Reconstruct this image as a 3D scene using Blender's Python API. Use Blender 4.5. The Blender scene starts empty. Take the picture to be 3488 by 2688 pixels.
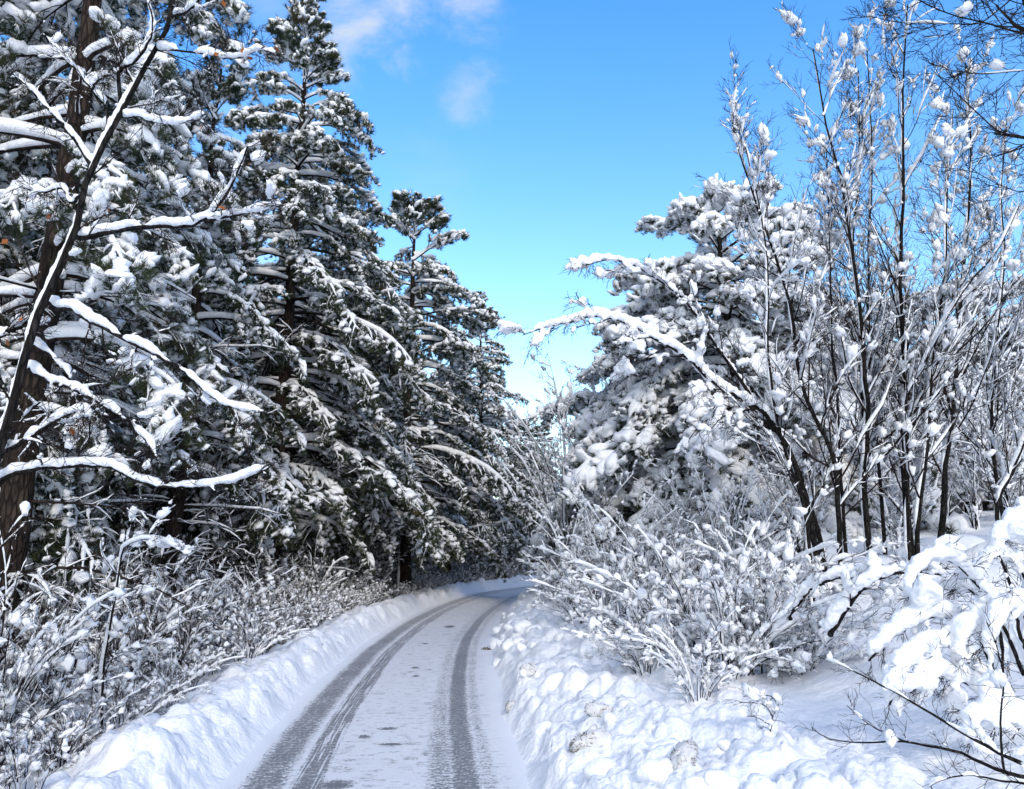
import bpy, bmesh, math
import numpy as np
from mathutils import Vector

# ------------------------------------------------------------------ camera, world, sun, exposure
sc = bpy.context.scene
COL = sc.collection
CAM_H, PITCH, F = 1.8, math.radians(11.35), 745.0
cam_d = bpy.data.cameras.new('camera'); cam = bpy.data.objects.new('camera', cam_d); COL.objects.link(cam)
cam.location = (0, 0, CAM_H); cam.rotation_euler = (math.pi / 2 + PITCH, 0, 0)
cam_d.sensor_width = 36; cam_d.lens = 36 * F / 1024; cam_d.clip_end = 3000; cam_d.clip_start = .05
sc.camera = cam
sc.view_settings.view_transform = 'Standard'; sc.view_settings.look = 'None'
sc.view_settings.gamma = 1; sc.view_settings.exposure = 0.56
sc.cycles.max_bounces = 6; sc.cycles.diffuse_bounces = 5; sc.cycles.glossy_bounces = 1
sc.cycles.transmission_bounces = 1; sc.cycles.transparent_max_bounces = 4
sc.cycles.caustics_reflective = False; sc.cycles.caustics_refractive = False

SUN_DIR = Vector((0.22, -0.82, 0.46)).normalized()
sun_d = bpy.data.lights.new('sun', 'SUN'); sun = bpy.data.objects.new('sun', sun_d); COL.objects.link(sun)
sun_d.energy = 1.35; sun_d.angle = math.radians(10); sun_d.color = (1, .93, .85)
sun.rotation_euler = SUN_DIR.to_track_quat('Z', 'Y').to_euler()

def pdir(X, Y):
    """direction in the world of a spot of the photograph (3488 wide)"""
    a = (X * 1024 / 3488 - 512) / F; b = -(Y * 1024 / 3488 - 394.5) / F
    return np.array([a, math.cos(PITCH) - b * math.sin(PITCH), b * math.cos(PITCH) + math.sin(PITCH)])

class NT:
    def __init__(s, tree): s.t = tree; s.n = tree.nodes; s.l = tree.links
    def new(s, k, **kw):
        n = s.n.new(k)
        for a, b in kw.items(): setattr(n, a, b)
        return n
    def put(s, sock, v):
        if hasattr(v, 'is_output') or isinstance(v, bpy.types.NodeSocket): s.l.new(v, sock)
        else: sock.default_value = v
    def m(s, op, *v, clamp=False):
        n = s.new('ShaderNodeMath', operation=op, use_clamp=clamp)
        for i, x in enumerate(v): s.put(n.inputs[i], x)
        return n.outputs[0]
    def sm(s, v, a, b, lo=0., hi=1.):
        n = s.new('ShaderNodeMapRange', interpolation_type='SMOOTHSTEP')
        for i, x in enumerate((v, a, b, lo, hi)): s.put(n.inputs[i], x)
        return n.outputs[0]
    def mix(s, f, a, b, mode='MIX'):
        n = s.new('ShaderNodeMix', data_type='RGBA', blend_type=mode)
        s.put(n.inputs[0], f); s.put(n.inputs[6], a); s.put(n.inputs[7], b)
        return n.outputs[2]
    def noise(s, vec, scale, detail=3., rough=.5, dist=0.):
        n = s.new('ShaderNodeTexNoise')
        s.put(n.inputs['Vector'], vec); n.inputs['Scale'].default_value = scale
        n.inputs['Detail'].default_value = detail; n.inputs['Roughness'].default_value = rough
        n.inputs['Distortion'].default_value = dist
        return n.outputs[0]
    def vec(s, x, y, z):
        n = s.new('ShaderNodeCombineXYZ')
        for i, q in enumerate((x, y, z)): s.put(n.inputs[i], q)
        return n.outputs[0]
    def vm(s, op, a, b):
        n = s.new('ShaderNodeVectorMath', operation=op); s.put(n.inputs[0], a); s.put(n.inputs[1], b)
        return n
    def bump(s, h, strength, dist):
        n = s.new('ShaderNodeBump'); n.inputs['Strength'].default_value = strength
        n.inputs['Distance'].default_value = dist; s.put(n.inputs['Height'], h)
        return n.outputs[0]

world = bpy.data.worlds.new('World'); sc.world = world; world.use_nodes = True
W = NT(world.node_tree); W.n.clear()
tc = W.new('ShaderNodeTexCoord').outputs['Generated']
sky = W.new('ShaderNodeTexSky', sky_type='NISHITA', sun_disc=False)
sky.sun_elevation = math.asin(SUN_DIR.z); sky.sun_rotation = math.atan2(SUN_DIR.x, SUN_DIR.y)
sky.altitude = 900; sky.air_density = 1.0; sky.dust_density = .3; sky.ozone_density = 3.0
sep = W.new('ShaderNodeSeparateXYZ'); W.l.new(tc, sep.inputs[0]); el = sep.outputs[2]
tint = W.mix(W.sm(el, .0, .75), (1.75, 1.70, 1.38, 1), (.62, 1.42, 2.0, 1))
skyc = W.mix(1., sky.outputs[0], tint, 'MULTIPLY')
bright = W.vm('SCALE', skyc, (0, 0, 0)); bright.inputs['Scale'].default_value = 1.5
# clouds: three small ones over the road, plus an unseen bright sheet added behind the camera as white fill light on the snow
n1 = W.noise(W.vm('MULTIPLY', tc, (1., 1., 1.5)).outputs[0], 8., 12., .62, .3); n2 = W.noise(tc, 2.2, 5., .55, .4)
total = None
for (X, Y, r, amt) in ((1250, 70, .115, 1.), (1320, 0, .10, .95), (1190, 130, .07, .8), (1560, -10, .085, .75), (1600, 305, .062, .6), (1450, 600, .10, .12), (900, 40, .10, .3), (560, 700, .2, .55)):
    d = pdir(X, Y); d = d / np.linalg.norm(d)
    dist = W.vm('DISTANCE', tc, tuple(d)).outputs['Value']
    k = W.m('SUBTRACT', 1., W.m('DIVIDE', dist, r))
    k = W.m('MULTIPLY', W.sm(W.m('ADD', W.m('MULTIPLY', k, .55), W.m('MULTIPLY', W.m('SUBTRACT', n1, .50), 2.0)), .0, .75, 0., amt), W.sm(k, 0., .5))
    total = k if total is None else W.m('MAXIMUM', total, k)
back_fill = W.m('MULTIPLY', W.sm(sep.outputs[1], .25, -.5), W.sm(n2, .30, .55, .25, 1.))
final = W.mix(total, bright.outputs[0], (4.6, 5.1, 5.7, 1))
final = W.mix(W.m('MULTIPLY', back_fill, .95), final, (9.0, 8.9, 8.9, 1))
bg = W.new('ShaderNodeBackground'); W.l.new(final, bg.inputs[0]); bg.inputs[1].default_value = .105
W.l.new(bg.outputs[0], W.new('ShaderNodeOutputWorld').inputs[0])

# ------------------------------------------------------------------ materials
def new_mat(name, rough=.7, spec=.2):
    m = bpy.data.materials.new(name); m.use_nodes = True
    t = NT(m.node_tree); p = t.n['Principled BSDF']
    p.inputs['Roughness'].default_value = rough; p.inputs['Specular IOR Level'].default_value = spec
    return m, t, p
def mat_snow(name, bumps=((14, .35, .04), (90, .25, .006)), litter=False):
    m, t, p = new_mat(name, .6, .25)
    co = t.new('ShaderNodeNewGeometry').outputs['Position']
    big = t.noise(co, 1.3, 3.)
    t.put(p.inputs['Base Color'], t.mix(big, (.845, .86, .89, 1), (.89, .90, .915, 1)))
    if litter:
        vo = t.new('ShaderNodeTexVoronoi'); t.put(vo.inputs['Vector'], co); vo.inputs['Scale'].default_value = 5.
        vo.inputs['Randomness'].default_value = 1.
        dd = t.m('ADD', vo.outputs['Distance'], t.m('MULTIPLY', t.m('SUBTRACT', t.noise(co, 70., 2.), .5), .10))
        lit = t.m('MULTIPLY', t.sm(dd, .06, .035), t.sm(t.noise(co, 1.7, 2.), .52, .58))
        t.put(p.inputs['Base Color'], t.mix(lit, t.mix(big, (.845, .86, .89, 1), (.89, .90, .915, 1)), (.10, .07, .05, 1)))
    h = None
    for s, k, d in bumps:
        q = t.m('MULTIPLY', t.noise(co, s, 3., .55), d)
        h = q if h is None else t.m('ADD', h, q)
    t.put(p.inputs['Normal'], t.bump(h, .8, 1.))
    return m
M_SNOW = mat_snow('fresh_snow')
M_GROUND = mat_snow('ground_snow', ((5, .3, .05), (22, .35, .022), (140, .2, .003)), True)
def mat_bark(name, a, b, scale, moss=None):
    m, t, p = new_mat(name, .9, .1)
    co = t.new('ShaderNodeTexCoord').outputs['Object']
    mp = t.new('ShaderNodeMapping'); t.put(mp.inputs[0], co); mp.inputs['Scale'].default_value = (1, 1, .28)
    v = t.new('ShaderNodeTexVoronoi', feature='DISTANCE_TO_EDGE'); t.put(v.inputs['Vector'], mp.outputs[0]); v.inputs['Scale'].default_value = scale
    n = t.noise(mp.outputs[0], scale * .7, 5., .65)
    f = t.m('MULTIPLY', t.sm(v.outputs[0], .0, .18, .25, 1.), t.sm(n, .25, .75))
    c = t.mix(f, a, b)
    t.put(p.inputs['Base Color'], c)
    t.put(p.inputs['Normal'], t.bump(t.m('ADD', t.sm(v.outputs[0], 0., .2), n), .9, .03))
    return m
M_PINEBARK = mat_bark('pine_bark', (.010, .008, .007, 1), (.070, .052, .042, 1), 14)
M_BARK = mat_bark('grey_bark', (.010, .009, .009, 1), (.045, .040, .037, 1), 30)
M_TWIG, _t, _p = new_mat('twig_bark', .85, .1)
_n = _t.noise(_t.new('ShaderNodeNewGeometry').outputs['Position'], 9., 2.)
_t.put(_p.inputs['Base Color'], _t.mix(_t.sm(_n, .35, .7), (.010, .008, .008, 1), (.038, .027, .023, 1)))
M_NEEDLE, _t, _p = new_mat('pine_needles', .6, .25)
_co = _t.new('ShaderNodeNewGeometry').outputs['Position']
_a = _t.mix(_t.sm(_t.noise(_co, 3., 2.), .35, .65), (.014, .026, .015, 1), (.046, .060, .022, 1))
_t.put(_p.inputs['Base Color'], _t.mix(_t.sm(_t.noise(_co, 1.1, 2.), .60, .72), _a, (.075, .062, .022, 1)))
M_LEAF, _t, _p = new_mat('dry_leaf', .7, .2); _p.inputs['Base Color'].default_value = (.30, .10, .03, 1)
M_DIRT, _t, _p = new_mat('dirty_snow', .85, .1)
_co = _t.new('ShaderNodeNewGeometry').outputs['Position']
_v = _t.m('ADD', _t.noise(_co, 12., 5., .7), _t.m('MULTIPLY', _t.noise(_co, 60., 4., .7), .5))
_t.put(_p.inputs['Base Color'], _t.mix(_t.sm(_v, .74, .98), (.76, .76, .77, 1), (.20, .17, .14, 1)))
_t.put(_p.inputs['Normal'], _t.bump(_v, .9, .03))
M_SOIL, _t, _p = new_mat('dark_soil', .95, .1)
_v = _t.noise(_t.new('ShaderNodeNewGeometry').outputs['Position'], 40., 5., .7)
_t.put(_p.inputs['Base Color'], _t.mix(_t.sm(_v, .4, .66), (.05, .032, .022, 1), (.6, .6, .6, 1)))
_t.put(_p.inputs['Normal'], _t.bump(_v, 1., .04))
M_GRASS, _t, _p = new_mat('dead_grass', .8, .1); _p.inputs['Base Color'].default_value = (.10, .078, .052, 1)

def mat_road():
    m, t, p = new_mat('snowy_road', .6, .35)
    at = t.new('ShaderNodeAttribute'); at.attribute_name = 'road'
    s3 = t.new('ShaderNodeSeparateXYZ'); t.put(s3.inputs[0], at.outputs['Vector']); u, s = s3.outputs[0], s3.outputs[1]
    pos = t.vec(u, s, 0.)
    warp = t.m('MULTIPLY', t.m('SUBTRACT', t.noise(t.vec(t.m('MULTIPLY', u, .5), t.m('MULTIPLY', s, .35), 0.), 1.5, 2.), .5), .06)
    uu = t.m('ADD', u, warp)
    fine = t.noise(t.vec(t.m('MULTIPLY', u, 1.), t.m('MULTIPLY', s, 1.), 0.), 48., 3., .65)
    cross = t.noise(t.vec(t.m('MULTIPLY', u, .45), t.m('MULTIPLY', s, 1.), 3.), 40., 2., .6)
    lng = t.noise(t.vec(u, t.m('MULTIPLY', s, .02), 5.), 42., 2., .6)
    patch = t.noise(pos, 2.2, 3., .6)
    def band(c, w, soft, x=None):
        d = t.m('ABSOLUTE', t.m('SUBTRACT', uu if x is None else x, c))
        return t.sm(d, w + soft, w - soft)
    L = t.m('MAXIMUM', t.m('MULTIPLY', band(-.86, .14, .07), .88), t.m('MULTIPLY', band(-.53, .11, .03), .9))
    R = t.m('MAXIMUM', band(.68, .10, .05), t.m('MULTIPLY', band(.50, .10, .08), t.sm(s, 11., 6., .3, .6)))
    R = t.m('MAXIMUM', R, t.m('MULTIPLY', band(.86, .06, .05), .35))
    lines = t.m('MULTIPLY', t.sm(lng, .52, .60), t.sm(t.m('ABSOLUTE', t.m('SUBTRACT', uu, -.52)), .20, .08))
    core = t.m('MAXIMUM', L, R)
    th = t.m('ADD', t.m('MULTIPLY', fine, .55), t.m('MULTIPLY', cross, .45))
    k = t.m('ADD', t.m('MULTIPLY', core, .56), t.m('MULTIPLY', t.m('SUBTRACT', th, .5), 3.2))
    tread = t.m('SINE', t.m('ADD', t.m('MULTIPLY', s, 66.), t.m('MULTIPLY', t.m('ABSOLUTE', t.m('SINE', t.m('MULTIPLY', u, 40.))), 2.)))
    k = t.m('ADD', k, t.m('MULTIPLY', tread, .07))
    k = t.m('SUBTRACT', k, t.m('MULTIPLY', lines, .55))
    k = t.m('ADD', k, t.m('MULTIPLY', t.m('SUBTRACT', patch, .5), .5))
    k = t.m('MULTIPLY', t.sm(k, .16, .50), t.sm(core, .02, .25))
    far = t.sm(s, 10., 28., .95, .45)
    k = t.m('MULTIPLY', k, far)
    # footprints and bare flecks between the tracks
    cell = t.new('ShaderNodeTexVoronoi'); t.put(cell.inputs['Vector'], t.vec(t.m('MULTIPLY', u, 1.), t.m('MULTIPLY', s, 1.), 0.)); cell.inputs['Scale'].default_value = 3.6
    fp = t.m('MULTIPLY', t.sm(cell.outputs['Distance'], .34, .16), t.sm(t.m('ADD', fine, t.m('MULTIPLY', cross, .8)), .90, 1.02))
    fp = t.m('MULTIPLY', fp, t.sm(t.noise(pos, 1.1, 2.), .42, .60))
    fp = t.m('MULTIPLY', fp, t.sm(t.m('ABSOLUTE', t.m('SUBTRACT', u, .12)), .75, .35))
    flecks = t.m('MULTIPLY', t.sm(t.noise(t.vec(t.m('MULTIPLY', u, .5), s, 9.), 15., 4., .75), .55, .63), .48)
    gr = t.m('MULTIPLY', t.m('MAXIMUM', fp, flecks), t.sm(t.m('ABSOLUTE', u), 1.12, .9))
    gr = t.m('MAXIMUM', gr, k)
    for a, b, ru, rs_ in ((-.30, 6.15, .13, .12), (-.22, 7.6, .06, .07), (.02, 11.6, .06, .09), (.08, 10.9, .05, .08), (.12, 17.2, .12, .25), (-.05, 14.3, .06, .1), (-.02, 7.9, .1, .06), (.05, 7.3, .12, .05)):
        e = t.m('SQRT', t.m('ADD', t.m('POWER', t.m('DIVIDE', t.m('SUBTRACT', u, a), ru), 2.), t.m('POWER', t.m('DIVIDE', t.m('SUBTRACT', s, b), rs_), 2.)))
        gr = t.m('MAXIMUM', gr, t.sm(t.m('ADD', e, t.m('MULTIPLY', t.m('SUBTRACT', th, .5), 4.)), 1.1, .6))
    pk = t.m('ADD', t.m('MULTIPLY', t.noise(pos, 3.5, 4., .6), .6), t.m('MULTIPLY', fine, .4))
    inner = t.sm(t.m('ABSOLUTE', u), 1.25, .85)
    snowc = t.mix(inner, (.83, .85, .88, 1), t.mix(pk, (.64, .65, .67, 1), (.82, .825, .84, 1)))
    wet = t.mix(t.noise(pos, 30., 3.), (.125, .13, .14, 1), (.25, .255, .27, 1))
    t.put(p.inputs['Base Color'], t.mix(gr, snowc, wet))
    t.put(p.inputs['Roughness'], t.sm(k, 0., 1., .65, .42))
    h = t.m('SUBTRACT', t.m('MULTIPLY', pk, .02), t.m('MULTIPLY', gr, .012))
    t.put(p.inputs['Normal'], t.bump(t.m('ADD', h, t.m('MULTIPLY', fine, .006)), .8, 1.))
    return m
M_ROAD = mat_road()

# ------------------------------------------------------------------ mesh and tagging helpers
RNG = np.random.default_rng(11)
UP = np.array([0, 0, 1.])
WIND = np.array([-.97, .12, 0.]); WIND /= np.linalg.norm(WIND)     # side the snow was blown from
def nrm(v): return v / np.maximum(np.linalg.norm(v, axis=-1, keepdims=True), 1e-9)

class MB:
    """collects vertices and faces (arrays) and links them as one mesh object"""
    def __init__(s): s.v = []; s.f3 = []; s.f4 = []; s.n = 0
    def add(s, v, f):
        if len(v) == 0: return s
        s.v.append(v); (s.f3 if f.shape[1] == 3 else s.f4).append(f + s.n); s.n += len(v)
        return s
    def arrays(s):
        v = np.concatenate(s.v) if s.v else np.zeros((0, 3))
        return v, (np.concatenate(s.f3) if s.f3 else np.zeros((0, 3), int)), (np.concatenate(s.f4) if s.f4 else np.zeros((0, 4), int))
    def mesh(s, name, mat, smooth=True):
        v, a, b = s.arrays(); me = bpy.data.meshes.new(name)
        me.vertices.add(len(v)); me.vertices.foreach_set('co', v.astype(np.float32).ravel())
        tot = len(a) * 3 + len(b) * 4
        me.loops.add(tot); me.loops.foreach_set('vertex_index', np.concatenate([a.ravel(), b.ravel()]).astype(np.int32))
        me.polygons.add(len(a) + len(b))
        st = np.concatenate([np.arange(len(a)) * 3, len(a) * 3 + np.arange(len(b)) * 4]).astype(np.int32)
        me.polygons.foreach_set('loop_start', st)
        me.update(calc_edges=True)
        me.polygons.foreach_set('use_smooth', np.full(len(a) + len(b), smooth))
        me.materials.append(mat)
        return me
    def build(s, name, mat, parent=None, smooth=True):
        o = bpy.data.objects.new(name, s.mesh(name, mat, smooth)); COL.objects.link(o)
        if parent: o.parent = parent
        return o
def merge(dst, src, yaw=0., scale=1., off=(0, 0, 0)):
    v, a, b = src
    c, s = math.cos(yaw) * scale, math.sin(yaw) * scale
    w = np.empty_like(v); w[:, 0] = v[:, 0] * c - v[:, 1] * s; w[:, 1] = v[:, 0] * s + v[:, 1] * c; w[:, 2] = v[:, 2] * scale
    w += np.asarray(off); n = dst.n
    dst.v.append(w); dst.f3.append(a + n); dst.f4.append(b + n); dst.n += len(w)

def tag(o, label=None, cat=None, group=None, kind=None):
    if label: o['label'] = label
    if cat: o['category'] = cat
    if group: o['group'] = group
    if kind: o['kind'] = kind
    return o
def thing(name, label, cat, loc=(0, 0, 0), rz=0, group=None):
    o = bpy.data.objects.new(name, None); COL.objects.link(o); o.location = loc; o.rotation_euler = (0, 0, rz)
    o.empty_display_size = .2
    return tag(o, label, cat, group)
def dup(root, loc, rz, scale, label, group):
    r = root.copy(); COL.objects.link(r); r.location = loc; r.rotation_euler = (0, 0, rz); r.scale = scale
    tag(r, label, None, group)
    for ch in root.children:
        c = ch.copy(); COL.objects.link(c); c.parent = r
    return r

# ------------------------------------------------------------------ batch shapes
def frames(P):
    T = nrm(np.gradient(P, axis=1))
    mean = nrm(P[:, -1] - P[:, 0])
    ref = np.where(np.abs(mean[:, 2:3]) > .8, np.array([[1., .13, 0]]), np.array([[0., .1, 1.]]))[:, None, :]
    A = nrm(np.cross(T, ref)); Bn = np.cross(A, T)
    return T, A, Bn
def tubes(P, R, S=5, squash=None):
    B, K, _ = P.shape
    if B == 0: return np.zeros((0, 3)), np.zeros((0, 4), int)
    T, A, Bn = frames(P)
    th = np.arange(S) * 2 * math.pi / S
    v = P[:, :, None, :] + R[:, :, None, None] * (np.cos(th)[None, None, :, None] * A[:, :, None, :] + np.sin(th)[None, None, :, None] * Bn[:, :, None, :])
    v = v.reshape(-1, 3)
    b = (np.arange(B) * K * S)[:, None, None]; k = (np.arange(K - 1) * S)[None, :, None]; j = np.arange(S)[None, None, :]; j2 = (np.arange(S) + 1)[None, None, :] % S
    f = np.stack([b + k + j, b + k + j2, b + k + S + j2, b + k + S + j], -1).reshape(-1, 4)
    return v, f
def smooth_rand(B, K, rng, step=3):
    n = max(2, K // step + 2); r = rng.random((B, n)); x = np.linspace(0, n - 1.001, K); i = x.astype(int); t = x - i; t = t * t * (3 - 2 * t)
    return r[:, i] * (1 - t) + r[:, i + 1] * t
def snow_tubes(P, R, th, cov, rng, S=6, wind=.5, step=3, cap=False):
    """snow lying along branches: thick where they run level, thin and on the windward side where they are steep"""
    B, K, _ = P.shape
    if B == 0: return np.zeros((0, 3)), np.zeros((0, 4), int)
    T, _, _ = frames(P)
    w = nrm(UP + wind * WIND)[None, None, :]
    n = w - (w * T).sum(-1, keepdims=True) * T; s = np.linalg.norm(n, axis=-1); n = n / np.maximum(s, 1e-6)[..., None]
    m = smooth_rand(B, K, rng, step); m = np.clip((m - (1 - cov)) / .35, 0, 1)
    m = m * (.7 + .5 * smooth_rand(B, K, rng, 2))
    amt = np.clip((s - .12) / .6, 0, 1) * m
    rs = (np.minimum(R, .03) * .62 + np.maximum(R - .03, 0) * .42) * np.minimum(1, amt * 1.6 + .1) + th * amt
    rs[:, -1] *= .35
    c = P + n * (R * .42 + rs * .72)[..., None] * np.minimum(1, amt * 5)[..., None]
    rs = np.where(amt < .03, R * .4, rs)
    if cap: rs[:, 0] = 1e-4; rs[:, -1] = 1e-4
    return tubes(c, rs, S)
def resample(pts, K):
    """smooth curve through the given points"""
    p = np.asarray(pts, float); n = len(p)
    d = np.r_[0, np.cumsum(np.linalg.norm(np.diff(p, axis=0), axis=1))]
    tt = np.linspace(0, d[-1], K); q = np.vstack([2 * p[0] - p[1], p, 2 * p[-1] - p[-2]])
    i = np.clip(np.searchsorted(d, tt, 'right') - 1, 0, n - 2); t = ((tt - d[i]) / np.maximum(d[i + 1] - d[i], 1e-9))[:, None]
    a, b, c, e = q[i], q[i + 1], q[i + 2], q[i + 3]
    return .5 * (2 * b + (c - a) * t + (2 * a - 5 * b + 4 * c - e) * t ** 2 + (3 * b - a - 3 * c + e) * t ** 3)
def spawn(P, R, n, tr, length, ang, K, rng, planar=0., drift=(0, 0, 0), wob=.12, taper=.6, rmul=.55, rmin=.002, tipr=.4):
    """n side branches on every branch of a batch"""
    B, KP, _ = P.shape
    t = (tr[0] + (tr[1] - tr[0]) * ((np.arange(n)[None, :] + rng.random((B, n))) / n))
    x = t * (KP - 1); i = np.clip(x.astype(int), 0, KP - 2); fr = (x - i)[..., None]; bi = np.arange(B)[:, None]
    p0 = P[bi, i] * (1 - fr) + P[bi, i + 1] * fr; r0 = R[bi, i] * (1 - fr[..., 0]) + R[bi, i + 1] * fr[..., 0]
    T = nrm(P[bi, i + 1] - P[bi, i])
    side = nrm(np.cross(T, UP[None, None]) + 1e-6) * np.where((np.arange(n) % 2)[None, :, None] == 0, 1, -1)
    rv = rng.normal(size=(B, n, 3)); rv = nrm(rv - (rv * T).sum(-1, keepdims=True) * T)
    perp = nrm(planar * side + (1 - planar) * rv + 1e-6)
    a = np.radians(rng.uniform(ang[0], ang[1], (B, n)))[..., None]
    d = np.cos(a) * T + np.sin(a) * perp
    Lp = np.linalg.norm(np.diff(P, axis=1), axis=-1).sum(1)[:, None]
    L = (length[0] * Lp + length[1]) * (1 - taper * t) * rng.uniform(.6, 1.25, (B, n))
    d = d.reshape(-1, 3); L = L.reshape(-1); p = p0.reshape(-1, 3); r = np.maximum(r0.reshape(-1) * rmul, rmin)
    out = np.empty((len(p), K, 3)); out[:, 0] = p; dr = np.asarray(drift, float)
    for k in range(1, K):
        d = nrm(d + dr / (K - 1) + rng.normal(size=d.shape) * wob)
        p = p + d * (L / (K - 1))[:, None]; out[:, k] = p
    RR = r[:, None] * np.linspace(1, tipr, K)[None]
    return out, np.maximum(RR, rmin * .6)

def ico(sub):
    bm = bmesh.new(); bmesh.ops.create_icosphere(bm, subdivisions=sub, radius=1)
    v = np.array([x.co[:] for x in bm.verts]); f = np.array([[q.index for q in x.verts] for x in bm.faces]); bm.free()
    return v, f
ICO = {1: ico(1), 2: ico(2), 3: ico(3)}
def blobs(C, scale, D, rng, sub=1, rough=.18):
    """snow lumps: centres C, half sizes (along D, across, up)"""
    n = len(C)
    if n == 0: return np.zeros((0, 3)), np.zeros((0, 3), int)
    tv, tf = ICO[sub]
    D = nrm(D); A = nrm(np.cross(UP[None], D) + 1e-6); Z = np.cross(D, A)
    t = tv[None] * (1 + rng.normal(size=(n, len(tv), 1)) * rough * .6)
    ph = rng.random((n, 1, 3)) * 9; t = t * (1 + rough * np.sin(tv[None] * 3.1 + ph).sum(-1, keepdims=True) * .5)
    t[..., 2] = np.where(t[..., 2] < 0, t[..., 2] * .6, t[..., 2])
    v = C[:, None] + t[..., 0:1] * scale[:, None, 0:1] * D[:, None] + t[..., 1:2] * scale[:, None, 1:2] * A[:, None] + t[..., 2:3] * scale[:, None, 2:3] * Z[:, None]
    f = (tf[None] + (np.arange(n) * len(tv))[:, None, None]).reshape(-1, 3)
    return v.reshape(-1, 3), f
def pick(P, rng, n, t0=.3, t1=1.):
    """random spots on a batch of branches: position and direction"""
    B, K, _ = P.shape; b = rng.integers(0, B, n); x = rng.uniform(t0, t1, n) * (K - 1) * .999; i = x.astype(int); f = (x - i)[:, None]
    a, c = P[b, i], P[b, i + 1]
    return a * (1 - f) + c * f, nrm(c - a)

# ------------------------------------------------------------------ noise
def _h(ix, iy, s):
    n = (ix.astype(np.int64) * 374761393 + iy.astype(np.int64) * 668265263 + s * 1442695041) & 0xffffffff
    n = ((n ^ (n >> 13)) * 1274126177) & 0xffffffff
    return ((n ^ (n >> 16)) & 0xffffff) / float(0xffffff)
def vnoise(x, y, s=0):
    ix, iy = np.floor(x), np.floor(y); fx, fy = x - ix, y - iy; fx = fx * fx * (3 - 2 * fx); fy = fy * fy * (3 - 2 * fy)
    return (_h(ix, iy, s) * (1 - fx) + _h(ix + 1, iy, s) * fx) * (1 - fy) + (_h(ix, iy + 1, s) * (1 - fx) + _h(ix + 1, iy + 1, s) * fx) * fy
def fbm(x, y, s=0, o=4):
    r = 0; a = .5
    for k in range(o): r = r + a * (vnoise(x * 2 ** k, y * 2 ** k, s + k) - .5); a *= .5
    return r
def domes(x, y, s, r0=.35, r1=.75, dens=1.):
    """rounded lumps of differing size, one to a cell"""
    best = np.zeros_like(x); ix, iy = np.floor(x), np.floor(y)
    for dx in (-1, 0, 1):
        for dy in (-1, 0, 1):
            cx, cy = ix + dx, iy + dy
            px = cx + _h(cx, cy, s); py = cy + _h(cx, cy, s + 7); r = r0 + (r1 - r0) * _h(cx, cy, s + 13)
            e = .6 + .8 * _h(cx, cy, s + 31)
            d2 = ((x - px) * e) ** 2 + ((y - py) / e) ** 2
            h = np.sqrt(np.clip(1 - d2 / r ** 2, 0, 1)) * r * (_h(cx, cy, s + 19) < dens) * (.5 + _h(cx, cy, s + 23))
            best = np.maximum(best, h)
    return best
def sstep(a, b, x):
    t = np.clip((x - a) / (b - a), 0, 1); return t * t * (3 - 2 * t)

# ------------------------------------------------------------------ road line and terrain
_c = [(6, -30), (2.2, -12), (.2, -3), (-.62, 2), (-1.02, 6), (-1.30, 9), (-1.50, 12.8), (-1.53, 16), (-1.36, 20.2), (-.92, 24.5), (-.02, 29), (2.6, 34.5), (7, 39.5), (13, 44), (22, 48.5), (40, 54)]
LINE = resample(np.array(_c, float), 700)
_seg = np.r_[0, np.cumsum(np.linalg.norm(np.diff(LINE, axis=0), axis=1))]
_tan = nrm(np.gradient(LINE, axis=0)); S0 = _seg[np.argmin(np.abs(LINE[:, 1]))]
def road_uv(x, y):
    sh = x.shape; q = np.stack([x.ravel(), y.ravel()], -1); u = np.empty(len(q)); s = np.empty(len(q))
    for a in range(0, len(q), 20000):
        b = q[a:a + 20000]; d = ((b[:, None] - LINE[None]) ** 2).sum(-1); i = d.argmin(1)
        dv = b - LINE[i]; t = _tan[i]; u[a:a + 20000] = dv[:, 0] * t[:, 1] - dv[:, 1] * t[:, 0]; s[a:a + 20000] = _seg[i] + (dv * t).sum(1) - S0
    return u.reshape(sh), s.reshape(sh)
HALF = 1.12
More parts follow.
